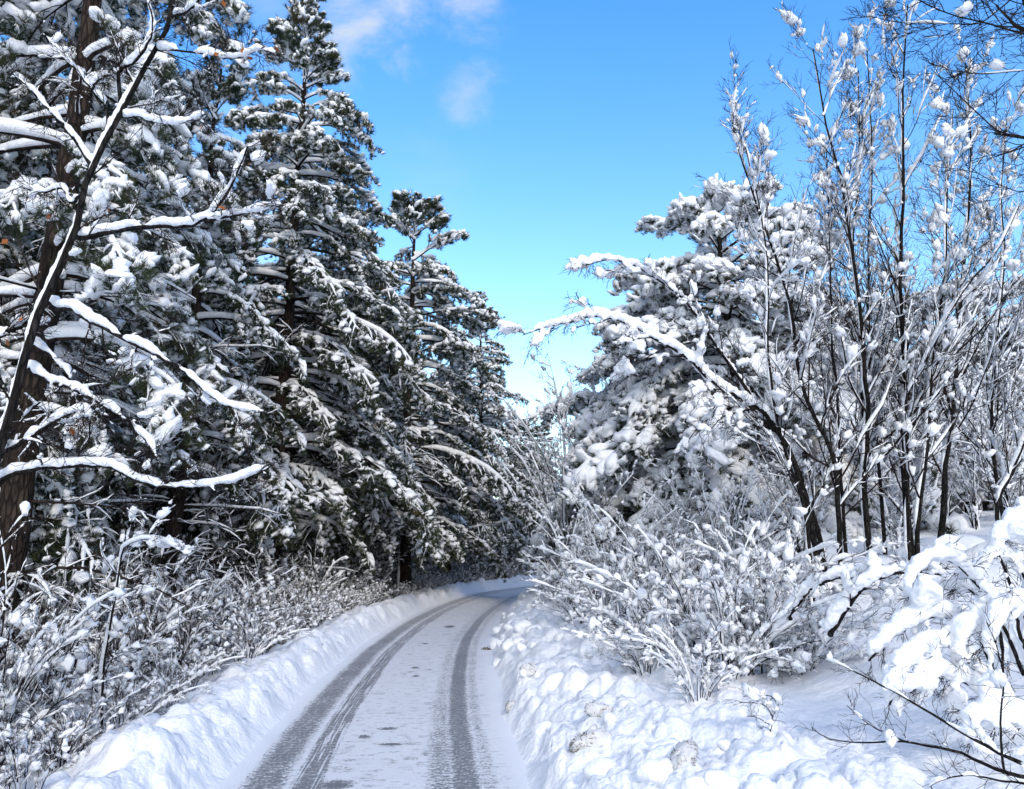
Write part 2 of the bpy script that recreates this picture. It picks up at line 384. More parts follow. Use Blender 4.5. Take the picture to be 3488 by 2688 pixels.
def height(x, y, detail=True):
    x = np.asarray(x, float); y = np.asarray(y, float)
    u, s = road_uv(x, y)
    wob = fbm(s * .7, s * 0 + 3.3, 5) * .25
    # left of the road
    v = -u - HALF + wob * .6
    lb = sstep(0, .5, v) * .28 * (1 + .5 * fbm(s * .5, s * 0, 9)) - sstep(.65, 1.3, v) * .20 - sstep(2, 9, v) * .25
    # right of the road
    w = u - HALF - .02 + wob
    rb = np.interp(w, [-1, 0, .35, .9, 1.6, 2.4, 3.6, 5.4, 9, 15, 25, 60, 200], [0, 0, .26, .46, .52, .60, 1.02, 1.55, 2.05, 2.8, 4.2, 8, 12]) * sstep(-.05, .25, w)
    z = np.where(u < 0, lb, rb)
    z = z - .05 * (np.abs(u) < HALF - .08)
    if detail:
        dist = np.hypot(x, y)
        z = z + (fbm(x * .35, y * .35, 21) * .5 * sstep(2.5, 6, np.abs(u))) + fbm(x * .12, y * .12, 44) * 1.0 * sstep(8, 20, np.abs(u))
        f = 1.0
        bl = sstep(.05, .3, v) * sstep(1.7, .8, v)
        br = sstep(.02, .22, w) * (sstep(2.5, 1.3, w) + .12 * sstep(6, 2, w))
        lump = domes(x * 2.4 + 5, y * 2.4, 3, dens=.6) * .14 + domes(x * 4.9, y * 4.9 + 3, 8, dens=.75) * .095 + domes(x * 9, y * 9 + 3, 12, dens=.7) * .06 + domes(x * 17, y * 17 + 3, 14, dens=.4) * .02
        z = z + br * (lump * .85 + fbm(x * 3, y * 3, 31) * .10)
        z = z + bl * (domes(x * 2.2, y * 2.2, 53, dens=.9) * .13 + domes(x * 4.6, y * 4.6, 58, dens=.8) * .10 + domes(x * 9, y * 9, 71, dens=.6) * .045 + fbm(x * 2.5, y * 2.5, 61) * .10)
        # soft snow pillows over buried growth on the right and in the wood
        z = z + sstep(2.8, 5, w) * domes(x * .9, y * .9, 83, dens=.6) * .28 + sstep(2.2, 4, v) * domes(x * 1.3, y * 1.3, 87, dens=.6) * .20
        z = z + fbm(x * 6, y * 6, 91, 3) * .015 * sstep(HALF, HALF + .3, np.abs(u))
    return z
def H(x, y): return float(height(np.array([x]), np.array([y]))[0])

def build_ground():
    ang = np.radians(np.r_[np.arange(-180, -46, 4.), np.arange(-44, 44.01, .11), np.arange(48, 180, 4.)])
    r = np.r_[0.6, 1.0, 1.5, 2.0, 2.5 * 1.0105 ** np.arange(0, 330), 90, 110, 140, 180, 240, 330, 450, 700, 1100]
    Rr, A = np.meshgrid(r, ang, indexing='ij'); x = Rr * np.sin(A); y = Rr * np.cos(A)
    z = height(x, y); n, m = x.shape
    v = np.stack([x, y, z], -1).reshape(-1, 3); i = np.arange(n - 1)[:, None] * m; j = np.arange(m)[None]; j2 = (j + 1) % m
    f = np.stack([i + j, i + m + j, i + m + j2, i + j2], -1).reshape(-1, 4)
    c = len(v); mb = MB(); mb.add(np.vstack([v, [[0, 0, height(np.array([0.]), np.array([0.]))[0]]]]), f)
    mb.f3.append(np.stack([np.full(m, c), np.arange(m), (np.arange(m) + 1) % m], -1))
    tag(mb.build('ground', M_GROUND), kind='structure')
    # the road: its own sheet between the banks
    k = np.arange(90, len(LINE)); us = np.linspace(-HALF - .28, HALF + .28, 24)
    P = LINE[k]; Nn = np.stack([_tan[k][:, 1], -_tan[k][:, 0]], -1)
    X = P[:, None, :] + us[None, :, None] * Nn[:, None, :]
    Z = .008 + fbm(X[..., 0] * 1.3, X[..., 1] * 1.3, 5) * .012 + 0 * X[..., 0]
    v = np.concatenate([X, Z[..., None]], -1).reshape(-1, 3); n, m = len(k), len(us)
    i = np.arange(n - 1)[:, None] * m; j = np.arange(m - 1)[None]
    f = np.stack([i + j, i + j + 1, i + m + j + 1, i + m + j], -1).reshape(-1, 4)
    mb = MB(); mb.add(v, f); o = mb.build('road', M_ROAD); tag(o, kind='structure')
    a = o.data.attributes.new('road', 'FLOAT_VECTOR', 'POINT')
    U = np.repeat(us[None], n, 0); Sx = np.repeat((_seg[k] - S0)[:, None], m, 1)
    a.data.foreach_set('vector', np.stack([U, Sx, 0 * U], -1).astype(np.float32).ravel())
build_ground()

# ------------------------------------------------------------------ pines
def make_limb(L, e0, e1, rng, fine=False, load=1.):
    K = 10; e = np.radians(np.linspace(e0, e1, K)); az = np.cumsum(rng.normal(size=K) * .07)
    d = np.stack([np.cos(e) * np.cos(az), np.cos(e) * np.sin(az), np.sin(e)], -1)
    P = np.vstack([[0, 0, 0], np.cumsum(d[:-1] * L / (K - 1), 0)])[None]
    R = (np.linspace(.009 * L + .012, .006, K))[None]
    ns = int(5 + L * 5.0)
    sP, sR = spawn(P, R, ns, (.30, 1.), (.22, .34), (24, 46), 6, rng, .8, (0, 0, -.65 if e1 < 0 else .1), .09, .5, .5, .004)
    tP, tR = spawn(sP, sR, 4, (.25, 1.), (.25, .12), (25, 50), 3, rng, .6, (0, 0, -.2), .12, .3, .6, .003)
    br, nd, sn = MB(), MB(), MB()
    br.add(*tubes(P, R, 6)); br.add(*tubes(sP, sR, 4)); br.add(*tubes(tP, tR, 3))
    # needle tufts
    tips = np.concatenate([sP[:, -1], tP[:, -1], tP[:, 1], sP[:, 3], P[:, -1]]); dirs = nrm(np.concatenate([sP[:, -1] - sP[:, -2], tP[:, -1] - tP[:, 1], tP[:, 1] - tP[:, 0], sP[:, 3] - sP[:, 2], P[:, -1] - P[:, -2]]) + .12 * UP)
    N = 38 if fine else 20; T = len(tips); ln = .11 if fine else .13
    rv = nrm(rng.normal(size=(T, N, 3))); ph = np.radians(rng.uniform(15, 75, (T, N, 1)))
    dd = nrm(dirs[:, None] * np.cos(ph) + nrm(rv - (rv * dirs[:, None]).sum(-1, keepdims=True) * dirs[:, None]) * np.sin(ph))
    b = tips[:, None] - dirs[:, None] * rng.uniform(0, .09, (T, N, 1)); ll = rng.uniform(.7, 1.2, (T, N, 1)) * ln
    w = nrm(np.cross(dd, rng.normal(size=(T, N, 3)))) * (.0032 if fine else .0062)
    nd.add(np.stack([b - w, b + w, b + dd * ll], 2).reshape(-1, 3), np.arange(T * N * 3).reshape(-1, 3))
    # snow
    sn.add(*snow_tubes(P, R, .040 + .010 * L, .85, rng, 7)); sn.add(*snow_tubes(sP, sR, .036 * load ** .4, .74, rng, 6)); sn.add(*snow_tubes(tP, tR, .022, .55, rng, 4))
    keep = rng.random(T) < .22 * load; C = tips[keep] - dirs[keep] * .05; D = dirs[keep] * np.array([1, 1, .55]); n = len(C)
    sz = rng.lognormal(0, .33, n)[:, None]
    sc_ = np.stack([rng.uniform(.045, .09, n), rng.uniform(.036, .06, n), rng.uniform(.032, .055, n)], -1) * sz * load ** .5
    sn.add(*blobs(C + UP * (sc_[:, 2:3] * .55), sc_, D, rng, 2, .30))
    nb = int((2 + 3.2 * L) * load); C, D = pick(np.concatenate([sP]), rng, nb, .35, .95)
    sc_ = np.stack([rng.uniform(.09, .17, nb), rng.uniform(.06, .11, nb), rng.uniform(.05, .09, nb)], -1)
    sn.add(*blobs(C + UP * .05, sc_ * load ** .6, D * np.array([1, 1, .6]), rng, 2, .30))
    return br.arrays(), nd.arrays(), sn.arrays()
def limb_bank(fine, seed, load=1.):
    rng = np.random.default_rng(seed); bank = {}
    for L in (.8, 1.5, 2.4, 3.4):
        for c, (a, b) in enumerate(((42, 8), (16, -34), (0, -58))):
            bank[(L, c)] = [make_limb(L, a + rng.uniform(-8, 8), b + rng.uniform(-10, 10), rng, fine, load) for _ in range(3)]
    return bank
def make_dead(L, rng):
    K = 6; e = np.radians(np.linspace(rng.uniform(-5, 15), rng.uniform(-35, -5), K)); d = np.stack([np.cos(e), 0 * e, np.sin(e)], -1) + rng.normal(size=(K, 3)) * .06
    P = np.vstack([[0, 0, 0], np.cumsum(d[:-1] * L / (K - 1), 0)])[None]; R = np.linspace(.020, .006, K)[None]
    sP, sR = spawn(P, R, 9, (.2, 1), (.25, .2), (35, 70), 5, rng, .6, (0, 0, -.1), .15, .4, .5, .004)
    tP, tR = spawn(sP, sR, 4, (.2, 1), (.3, .08), (30, 60), 4, rng, .3, (0, 0, 0), .15, .3, .6, .003)
    br, sn = MB(), MB()
    br.add(*tubes(P, R, 5)); br.add(*tubes(sP, sR, 3)); br.add(*tubes(tP, tR, 3))
    sn.add(*snow_tubes(P, R, .020, .75, rng, 5)); sn.add(*snow_tubes(sP, sR, .014, .65, rng, 4)); sn.add(*snow_tubes(tP, tR, .010, .45, rng, 4))
    return br.arrays(), MB().arrays(), sn.arrays()
_r = np.random.default_rng(5)
BANK = limb_bank(False, 1); HEAVY = limb_bank(False, 4, 1.9)
DEAD = [make_dead(L, _r) for L in (1.2, 1.8, 2.4, 1.5, 2.0)]
def pine(name, label, loc, Ht, cb, Lmax, seed, r0=.19, fine=None, lean=(0, 0), group=None, bare_side=0., shape=.75, dense=1., deadn=34, dead_from=.8, rz=0., arc=None):
    rng = np.random.default_rng(seed); bank = fine or BANK
    root = thing(name, label, 'tree', loc, rz, group)
    K = 26; t = np.linspace(0, 1, K); P = np.stack([lean[0] * t ** 1.3 * Ht + np.cumsum(rng.normal(size=K) * .02), lean[1] * t ** 1.3 * Ht + np.cumsum(rng.normal(size=K) * .02), t * Ht - .3 * (1 - t)], -1)
    R = r0 * (1 - t) ** .85 * (1 + .04 * rng.normal(size=K)) + .02; R[0] *= 1.3
    trunk = MB(); trunk.add(*tubes(P[None], R[None], 14))
    br, nd, sn = MB(), MB(), MB()
    def at(z):
        k = np.clip(z / Ht, 0, 1) * (K - 1); i = min(int(k), K - 2); return P[i] * (1 - k + i) + P[i + 1] * (k - i)
    z = cb
    while z < Ht - .25:
        q = (z - cb) / (Ht - cb); n = int(round((4.6 - 1.4 * q) * dense)); a0 = rng.random() * 6.28
        for j in range(n):
            L = max(.35, (Lmax * (1 - q) ** shape * min(1, .55 + q * 3)) * rng.uniform(.62, 1.18))
            key = min((.8, 1.5, 2.4, 3.4), key=lambda a: abs(a - L)); s = L / key
            cls = 0 if q > .86 - .1 * rng.random() else (1 if q > .45 + .2 * rng.random() else 2)
            lim = bank[(key, cls)][rng.integers(3)]
            yaw = a0 + j * 6.283 / n + rng.normal() * .25
            if rng.random() < bare_side * min(1, 2.2 * (1 - q)) and -math.sin(yaw) > .35: continue
            o = at(z + rng.uniform(-.2, .2))
            for mb, arr in ((br, lim[0]), (nd, lim[1]), (sn, lim[2])): merge(mb, arr, yaw, s, o)
        z += rng.uniform(.36, .56) * (1 - .25 * q)
    lim = bank[(.8, 0)][0]
    for yaw in (0, 2, 4): 
        for mb, arr in ((br, lim[0]), (nd, lim[1]), (sn, lim[2])): merge(mb, arr, yaw + rng.random(), .55, P[-1] - UP * .25)
    for j in range(deadn):
        lim = DEAD[rng.integers(len(DEAD))]; yaw = rng.random() * 6.28; o = at(rng.uniform(dead_from, cb + (Ht - cb) * .3)); s = rng.uniform(.7, 1.3)
        merge(br, lim[0], yaw, s, o); merge(sn, lim[2], yaw, s, o)
    # a ragged line of snow plastered on the windward side of the trunk
    sn.add(*snow_tubes(P[None], R[None] * .8, .05, .45, rng, 8, 1.2, 1))
    trunk.build('trunk', M_PINEBARK, root); br.build('branches', M_TWIG, root); nd.build('crown', M_NEEDLE, root, False); sn.build('snow', M_SNOW, root)
    return root
def px(X, Y, d):
    return np.array([0, 0, CAM_H]) + pdir(X, Y) * d
def ground_at(X, d):
    """spot on the ground under column X of the photograph at camera depth d"""
    x = (X * 1024 / 3488 - 512) / F * d; y = d
    return (x, y, H(x, y) - .05)

FINE = limb_bank(True, 7)
gp = 'snow covered pines in the wood left of the road'
p1 = pine('pine_tree', 'nearest tall pine, its dark trunk just behind the leaning bare tree', ground_at(60, 9.6), 17.5, 3.8, 3.5, 101, .20, FINE, (.022, 0), gp, .55, .6, 1.0)
p2 = pine('pine_tree', 'tall pine with the highest pointed top standing free against the sky', ground_at(935, 19.5), 17.9, 2.8, 5.5, 102, .20, None, (.006, 0), gp, .4, .84, 1.25)
p3 = pine('pine_tree', 'smaller topped pine right of the tallest pointed one, below the small cloud', ground_at(1390, 25.), 14.0, 2.6, 5.0, 103, .19, None, (.01, 0), gp, .6, .66, 1.3)
p4 = pine('pine_tree', 'slim straight pine trunk between the nearest pine and the pointed one', ground_at(600, 14.5), 12.0, 3.6, 2.8, 104, .16, None, (0, 0), gp, .7, .7, 1.0, 50)
p5 = pine('pine_tree', 'snow laden pine behind the bare trees on the right, standing free against the sky', ground_at(2500, 18.5), 9.3, 1.0, 5.4, 105, .19, HEAVY, (0, 0), 'pines on the slope right of the road', 0., .5, 1.6)
PROT = [p2, p3, p4, p5]
_r = np.random.default_rng(77)
# individually placed neighbours
named = [
    (p4, 20, 12.8, 1.05, 'dark pine trunk at the far left edge behind the nearest pine'),
    (p3, 200, 17.5, .92, 'pine directly behind the nearest one, its top out of the picture'),
    (p2, 620, 27, .74, 'pine left of the pointed one, standing deeper in the wood'),
    (p3, 1130, 23.5, .93, 'pine half hidden on the right side of the pointed one'),
    (p2, 1530, 32, .66, 'pine tucked close behind the smaller topped one on its right'),
    (p2, 1640, 38, .84, 'pine by the bend of the road, right of the smaller topped one'),
    (p3, 1770, 55, .78, 'small far pine top seen just left of the road gap'),
    (p2, 1850, 66, .72, 'farthest small pine top in the gap above the road'),
]
for src, X, d, s, lab in named:
    dup(src, ground_at(X, d), _r.random() * 6.28, (s, s, s), lab, gp)
fill = []
def far_enough(x, y, dmin):
    return all((x - a) ** 2 + (y - b) ** 2 > dmin ** 2 for a, b in fill)
for _ in range(4000):
    if len(fill) >= 46: break
    y = _r.uniform(9, 64); x = _r.uniform(-48, 10)
    u, s = road_uv(np.array([x]), np.array([y])); u = u[0]
    if u > -4.4 or u < -30: continue
    if x < -.72 * y - 4: continue
    if y < 24 and u > -8 and y > 0 and x > -.55 * y: continue
    if far_enough(x, y, 2.9): fill.append((x, y))
for x, y in fill:
    s = _r.uniform(.72, 1.0) * (.55 if x > -.10 * y else 1); dup(PROT[_r.integers(3)], (x, y, H(x, y) - .05), _r.random() * 6.28, (s, s, s * _r.uniform(.92, 1.05)), 'snowy pine standing deep in the wood on the left', 'pines deep in the wood')
gr = 'pines on the slope right of the road'
dup(p5, ground_at(2300, 21.5), 2.2, (.84, .84, .84), 'broad snow plastered pine on the left flank of the free standing one', gr)
for src, X, d, s, lab in [(p5, 2750, 27, .92, 'snow heavy pine just right of the free standing one, behind thin bare stems'),
                          (p5, 3130, 24, .78, 'white conical pine buried in snow behind the tallest bare stems'),
                          (p5, 2330, 34, .82, 'lower pine left of the free standing one on the right slope'),
                          (p3, 2120, 50, .56, 'small pine beside the bend on the right of the road'),
                          (p5, 3420, 22, .72, 'snowy pine at the right edge behind the bare trees')]:
    dup(src, ground_at(X, d), _r.random() * 6.28, (s, s, s), lab, gr)
n0 = len(fill)
for _ in range(3000):
    if len(fill) >= n0 + 22: break
    y = _r.uniform(26, 75); x = _r.uniform(3, 50)
    u, s = road_uv(np.array([x]), np.array([y])); u = u[0]
    if u < 9 and u > -5: continue
    if x > .75 * y: continue
    if x / y < .28 and y < 48: continue
    if far_enough(x, y, 3.4): fill.append((x, y))
for x, y in fill[n0:]:
    s = _r.uniform(.42, .6); dup(PROT[_r.integers(4)], (x, y, H(x, y) - .05), _r.random() * 6.28, (s, s, s), 'snowy pine far up the slope on the right', 'pines far up the right slope')

# ------------------------------------------------------------------ bare trees
CLOUD = bpy.data.textures.new('lumps', 'CLOUDS'); CLOUD.noise_scale = .07; CLOUD.noise_depth = 2
def bare(name, label, cat, paths, origin, seed, group=None, L1=(20, .30, .3), n2=7, n3=5, ang=(22, 50), up=.35, th=(.03, .02, .011), cov=(.7, .6, .4), flags=60, flag_size=(.04, .09), remesh=None, twig=.0022, S0n=8, parts=True, leaves=0, t0=.22, wind=.7, l1r=.5):
    """a leafless tree from its stem curves: list of (points, base radius, tip radius)"""
    rng = np.random.default_rng(seed); root = thing(name, label, cat, tuple(origin), 0, group); o = np.asarray(origin)
    st, br, sn = MB(), MB(), MB(); S = []; K = 22
    P = np.stack([resample(np.asarray(p) - o, K) for p, a, b in paths]); R = np.stack([a + (b - a) * np.linspace(0, 1, K) ** .8 for p, a, b in paths])
    P = P + rng.normal(size=P.shape) * (R[..., None] * .25)
    st.add(*tubes(P, R, S0n)); S.append(P)
    cap = remesh is not None; sn.add(*snow_tubes(P, R, th[0], cov[0], rng, 10 if cap else 8, wind, 2, cap))
    aP, aR = spawn(P, R, L1[0], (t0, 1.), (L1[1], L1[2]), ang, 9, rng, .0, (0, 0, up), .10, .62, l1r, twig * 1.6, .3)
    bP, bR = spawn(aP, aR, n2, (.15, 1.), (.34, .10), (25, 50), 6, rng, .4, (0, 0, up * .6), .12, .45, .6, twig * 1.2, .4)
    cP, cR = spawn(bP, bR, n3, (.15, 1.), (.36, .05), (25, 50), 4, rng, .4, (0, 0, up * .4), .14, .4, .7, twig, .6)
    br.add(*tubes(aP, aR, 4)); br.add(*tubes(bP, bR, 3)); br.add(*tubes(cP, cR, 3))
    sn.add(*snow_tubes(aP, aR, th[1], cov[1], rng, 6, wind, 3, cap)); sn.add(*snow_tubes(bP, bR, th[2], cov[2], rng, 5, wind, 3, cap))
    if flags:
        C, D = pick(np.concatenate([bP[:, :4]]), rng, flags, .1, .9); s = rng.uniform(flag_size[0], flag_size[1], flags)[:, None] * np.minimum(rng.lognormal(0, .4, flags), 1.7)[:, None]
        sn.add(*blobs(C + UP * s * .3, np.concatenate([s * 1.25, s * .8, s * .95], 1), D, rng, 2, .38))
    st.build('trunk', M_BARK, root); br.build('branches', M_TWIG, root); so = sn.build('snow', M_SNOW, root)
    if remesh:
        so.data.materials.clear(); so.data.materials.append(M_SNOW)
        md = so.modifiers.new('remesh', 'REMESH'); md.mode = 'VOXEL'; md.voxel_size = remesh; md.use_smooth_shade = True
        ms = so.modifiers.new('smooth', 'SMOOTH'); ms.factor = .5; ms.iterations = 3
        md = so.modifiers.new('lumps', 'DISPLACE'); md.texture = CLOUD; md.strength = remesh * 3.6; md.mid_level = .5; md.texture_coords = 'LOCAL'
    if leaves:
        lf = MB(); C, D = pick(bP, rng, leaves, .3, 1.); C = C - UP * .015
        w = nrm(rng.normal(size=C.shape)) * .018; l = nrm(D + rng.normal(size=C.shape) * .6 - UP) * .05
        q = np.stack([C, C + l * .5 + w, C + l, C + l * .5 - w], 1).reshape(-1, 3); lf.add(q, np.arange(len(q)).reshape(-1, 4)); lf.build('dry_leaves', M_LEAF, root, False)
    return root

def tr(pts, d):
    d = np.broadcast_to(np.asarray(d, float), (len(pts),)) if np.ndim(d) == 0 else np.interp(np.linspace(0, 1, len(pts)), np.linspace(0, 1, len(d)), d)
    return [px(X, Y, k) for (X, Y), k in zip(pts, d)]
def rooted(pts, d):
    p = tr(pts, d); b = p[0]; return [np.array([b[0] + .02, b[1], H(b[0], b[1]) - .15])] + ([b] if b[2] > H(b[0], b[1]) + .1 else []) + p[1:]

# the leaning tree close by on the left
trunkL = [(-170, 2000), (-60, 1700), (0, 1515), (32, 1408), (70, 1274), (96, 1167), (123, 1076), (176, 953), (214, 900), (257, 802), (273, 668), (315, 578), (369, 465), (412, 385), (455, 300), (497, 214), (535, 166), (588, 48), (600, -60), (640, -330)]
TL = tr(trunkL, (4.2, 4.6, 4.9, 5.1)); b = TL[0]; TL = [np.array([b[0] - .45, b[1] - .1, H(b[0] - .45, b[1]) - .1])] + TL
LB = [
    ([(257, 805), (299, 807), (428, 781), (535, 770), (631, 770), (695, 749), (749, 695), (791, 631), (802, 599), (845, 497)], (4.85, 4.4), .022, .005),
    ([(700, 752), (802, 733), (893, 717), (960, 700)], (4.5, 4.3), .011, .003),
    ([(273, 668), (240, 690), (214, 642), (150, 655), (80, 640)], (4.9, 5.2), .012, .004),
    ([(315, 572), (267, 492), (214, 422), (155, 364), (107, 305), (40, 250)], (4.95, 5.3), .017, .004),
    ([(412, 385), (406, 299), (401, 257), (422, 230), (465, 203), (503, 150), (519, 102), (513, 32), (480, -30)], (5.0, 4.8), .016, .004),
    ([(369, 465), (360, 370), (313, 305), (257, 235), (203, 182), (150, 120)], (5.0, 5.3), .012, .004),
    ([(313, 305), (342, 267), (412, 246)], (5.1, 5.0), .009, .006),
    ([(412, 390), (422, 398), (471, 396), (513, 412), (588, 422), (642, 412), (700, 390)], (5.0, 4.6), .011, .003),
    ([(535, 166), (588, 171), (722, 187), (775, 198), (829, 192), (900, 160)], (5.0, 4.5), .009, .003),
    ([(588, 58), (642, 37), (690, -10), (760, -60)], (5.05, 4.7), .010, .004),
    ([(150, 1010), (203, 1055), (241, 1044), (299, 1087), (396, 1141), (460, 1173), (535, 1210), (604, 1248), (652, 1290), (749, 1371), (830, 1395), (909, 1408)], (4.8, 4.3, 4.0), .023, .004),
    ([(70, 1274), (102, 1258), (160, 1296), (225, 1312), (289, 1344), (374, 1397), (438, 1435), (481, 1483), (513, 1515), (540, 1579)], (4.7, 4.3), .020, .004),
    ([(-60, 1600), (0, 1547), (80, 1504), (160, 1451), (230, 1413), (294, 1397), (305, 1435), (305, 1494)], (4.5, 4.2), .020, .004),
    ([(-60, 1690), (0, 1638), (91, 1600), (214, 1590), (299, 1585), (374, 1590), (455, 1633), (535, 1654), (642, 1659), (749, 1649), (856, 1617), (920, 1580)], (4.5, 4.0), .021, .003),
    ([(-80, 1190), (0, 1146), (64, 1114), (123, 1082)], (4.5, 4.8), .014, .015),
    ([(96, 1167), (130, 1180), (190, 1230), (240, 1290), (260, 1380), (330, 1430)], (4.8, 4.6), .010, .004),
]
rngL = np.random.default_rng(3)
def left_tree():
    paths = [(TL, .040, .011)] + [(tr(p, d), a, b) for p, d, a, b in LB]
    return bare('bare_tree', 'leaning leafless tree close on the left with thick snow rolls along its long side branches', 'tree', paths, TL[0], 21, None,
                (14, .09, .20), 6, 4, (30, 60), .12, (.021, .011, .005), (.97, .5, .35), 40, (.015, .036), .007, .0016, 10, leaves=26, t0=.2, wind=.22, l1r=.38)
left_tree()

# the group of bare stems on the right bank
gb = 'bare stems standing together on the right bank'
stems = [
    ('straight bare tree reaching highest on the right, forked near its top', [(3103, 1911), (3071, 1542), (3082, 1381), (3082, 1248), (3071, 1114), (3066, 900), (3076, 668), (3076, 481), (3076, 348), (3082, 160), (3092, 16)], (10, 10, 9.6), 0.049, .008),
    ('thick upright bare stem, rightmost of the tall ones against the sky', [(3205, 1847), (3221, 1649), (3237, 1488), (3253, 1274), (3274, 1034), (3285, 900), (3301, 695), (3306, 481), (3295, 321), (3290, 214)], (10.6, 10.8), 0.049, .008),
    ('bare stem kinking left halfway, snow clump below its fan of twigs at the top', [(2964, 1900), (2943, 1702), (2953, 1488), (2959, 1381), (2943, 1248), (2932, 1060), (2910, 900), (2884, 749), (2862, 588), (2820, 455), (2787, 267), (2769, 166)], (9.6, 9.4), 0.046, .007),
    ('long bare stem sweeping up and to the left in front of the snowy pine', [(2862, 1890), (2850, 1622), (2820, 1515), (2766, 1408), (2718, 1248), (2697, 1060), (2659, 927), (2568, 668), (2515, 508), (2493, 406)], (9.4, 9.0), 0.041, .007),
    ('thin straight bare stem between the left sweeping one and the kinked one', [(2880, 1880), (2857, 1488), (2852, 1328), (2836, 1221), (2830, 1007), (2825, 802), (2820, 642), (2814, 481)], (9.8, 9.8), 0.029, .006),
    ('bare stem just right of the highest one, curving up to the right', [(3125, 1890), (3135, 1702), (3156, 1542), (3172, 1274), (3189, 1141), (3205, 1034), (3221, 900), (3226, 642), (3247, 374)], (9.8, 9.6), 0.036, .006),
    ('slender bare stem close behind the kinked one', [(2950, 1895), (2940, 1500), (2928, 1100), (2905, 829), (2921, 642), (2927, 428), (2924, 241)], (10.3, 10.3), 0.030, .006),
    ('slender bare stem with a dense brush of twigs left of the highest one', [(3010, 1890), (2985, 1500), (2962, 1200), (2959, 802), (2969, 642), (2969, 481), (2959, 267), (2953, 171)], (10.6, 10.4), 0.031, .006),
    ('bare stem leaning off to the right from the foot of the highest one', [(3095, 1850), (3090, 1500), (3087, 1355), (3130, 1274), (3172, 1183), (3237, 1060), (3317, 943), (3400, 850), (3470, 700)], (9.8, 9.0), 0.035, .007),
    ('short thick bare stem near the right edge with a leaning top', [(3397, 1729), (3440, 1622), (3472, 1542), (3560, 1300), (3620, 900)], (10., 10.), 0.031, .01),
    ('leftmost thin bare stem of the clump, bending left over the bushes', [(2755, 1860), (2735, 1702), (2675, 1542), (2638, 1381), (2616, 1167), (2616, 953), (2595, 749), (2541, 508)], (9.2, 9.), 0.029, .006),
    ('bare stem at the very right with twigs reaching across the snowy crowns', [(3420, 1850), (3380, 1500), (3390, 1200), (3420, 900), (3410, 650), (3430, 420)], (11.4, 11.4), 0.035, .007),
]
for i, (lab, pts, d, a, b) in enumerate(stems):
    bare('bare_tree', lab, 'tree', [(rooted(pts, d), a, b)], rooted(pts, d)[0], 300 + i, gb, (30, .16, .80), 9, 6, (22, 48), .45, (.020, .019, .013), (.7, .6, .42), 120, (.020, .048), None, .0024, 8, t0=.16, wind=.42)
# two stems bent over towards the road by their load
bare('bare_tree', 'bare tree bent low over the road side, thick snow roll on its arched stem', 'tree',
     [(rooted([(2780, 1880), (2702, 1568), (2604, 1413), (2524, 1355), (2422, 1296), (2342, 1215), (2235, 1157), (2155, 1109), (2074, 1082), (1999, 1076), (1941, 1098), (1860, 1114), (1780, 1141)], (9.4, 9.0, 8.4, 8.)),   .048, .005)],
     ground_at(2780, 9.4), 331, gb, (16, .14, .35), 9, 6, (25, 55), -.25, (.050, .022, .012), (1.1, .55, .4), 110, (.022, .055), .022, .0026, 8, wind=.35, t0=.3)
bare('bare_tree', 'bare tree arching left above the lowest bent one, tip hanging in the sky', 'tree',
     [(rooted([(2800, 1880), (2720, 1600), (2620, 1450), (2566, 1360), (2475, 1232), (2395, 1114), (2331, 1018), (2229, 945), (2187, 919), (2101, 881), (1999, 903)], (9.6, 9.2, 8.8)), .044, .005)],
     ground_at(2800, 9.6), 332, gb, (18, .15, .35), 8, 5, (25, 55), -.15, (.042, .022, .012), (1.0, .55, .4), 110, (.022, .055), .022, .0026, 8, wind=.4, t0=.3)

# tree outside the frame whose branches hang in at the top right
OV = [
    ([(3900, 240), (3700, 170), (3487, 115), (3344, 75), (3237, 48), (3130, 0), (3060, -40)], (3.9, 4.2), .012, .002),
    ([(3344, 75), (3263, 80), (3156, 80), (3049, 75), (2980, 59)], (4.1, 4.3), .006, .002),
    ([(3900, 480), (3700, 500), (3487, 470), (3397, 444), (3290, 348), (3172, 235)], (3.9, 4.4), .010, .002),
    ([(3800, 240), (3600, 235), (3487, 240), (3344, 251), (3210, 235)], (3.9, 4.3), .008, .002),
    ([(3900, 60), (3700, 30), (3500, 20), (3400, -10), (3317, 102 - 60)], (3.9, 4.3), .009, .002),
    ([(3850, 640), (3650, 650), (3487, 655), (3380, 620), (3290, 560)], (3.9, 4.4), .008, .002),
]
tx, ty = 3.4, 3.9; tz = H(tx, ty)
OT = [np.array([tx, ty, tz - .1]), np.array([tx - .05, ty, tz + 1.5]), np.array([tx - .1, ty + .05, tz + 3]), np.array([tx - .25, ty + .1, tz + 4.3]), np.array([tx - .3, ty + .1, tz + 5.6])]
bare('bare_tree', 'dark bare branches hanging into the sky at the top right corner', 'tree', [(OT, .07, .02)] + [([OT[2 + (i % 2)]] + tr(p, d), a, b) for i, (p, d, a, b) in enumerate(OV)],
     OT[0], 41, None, (11, .12, .22), 6, 4, (25, 55), .1, (.014, .007, .003), (.3, .15, .08), 6, (.015, .03), None, .0016, 8, t0=.45, l1r=.5)

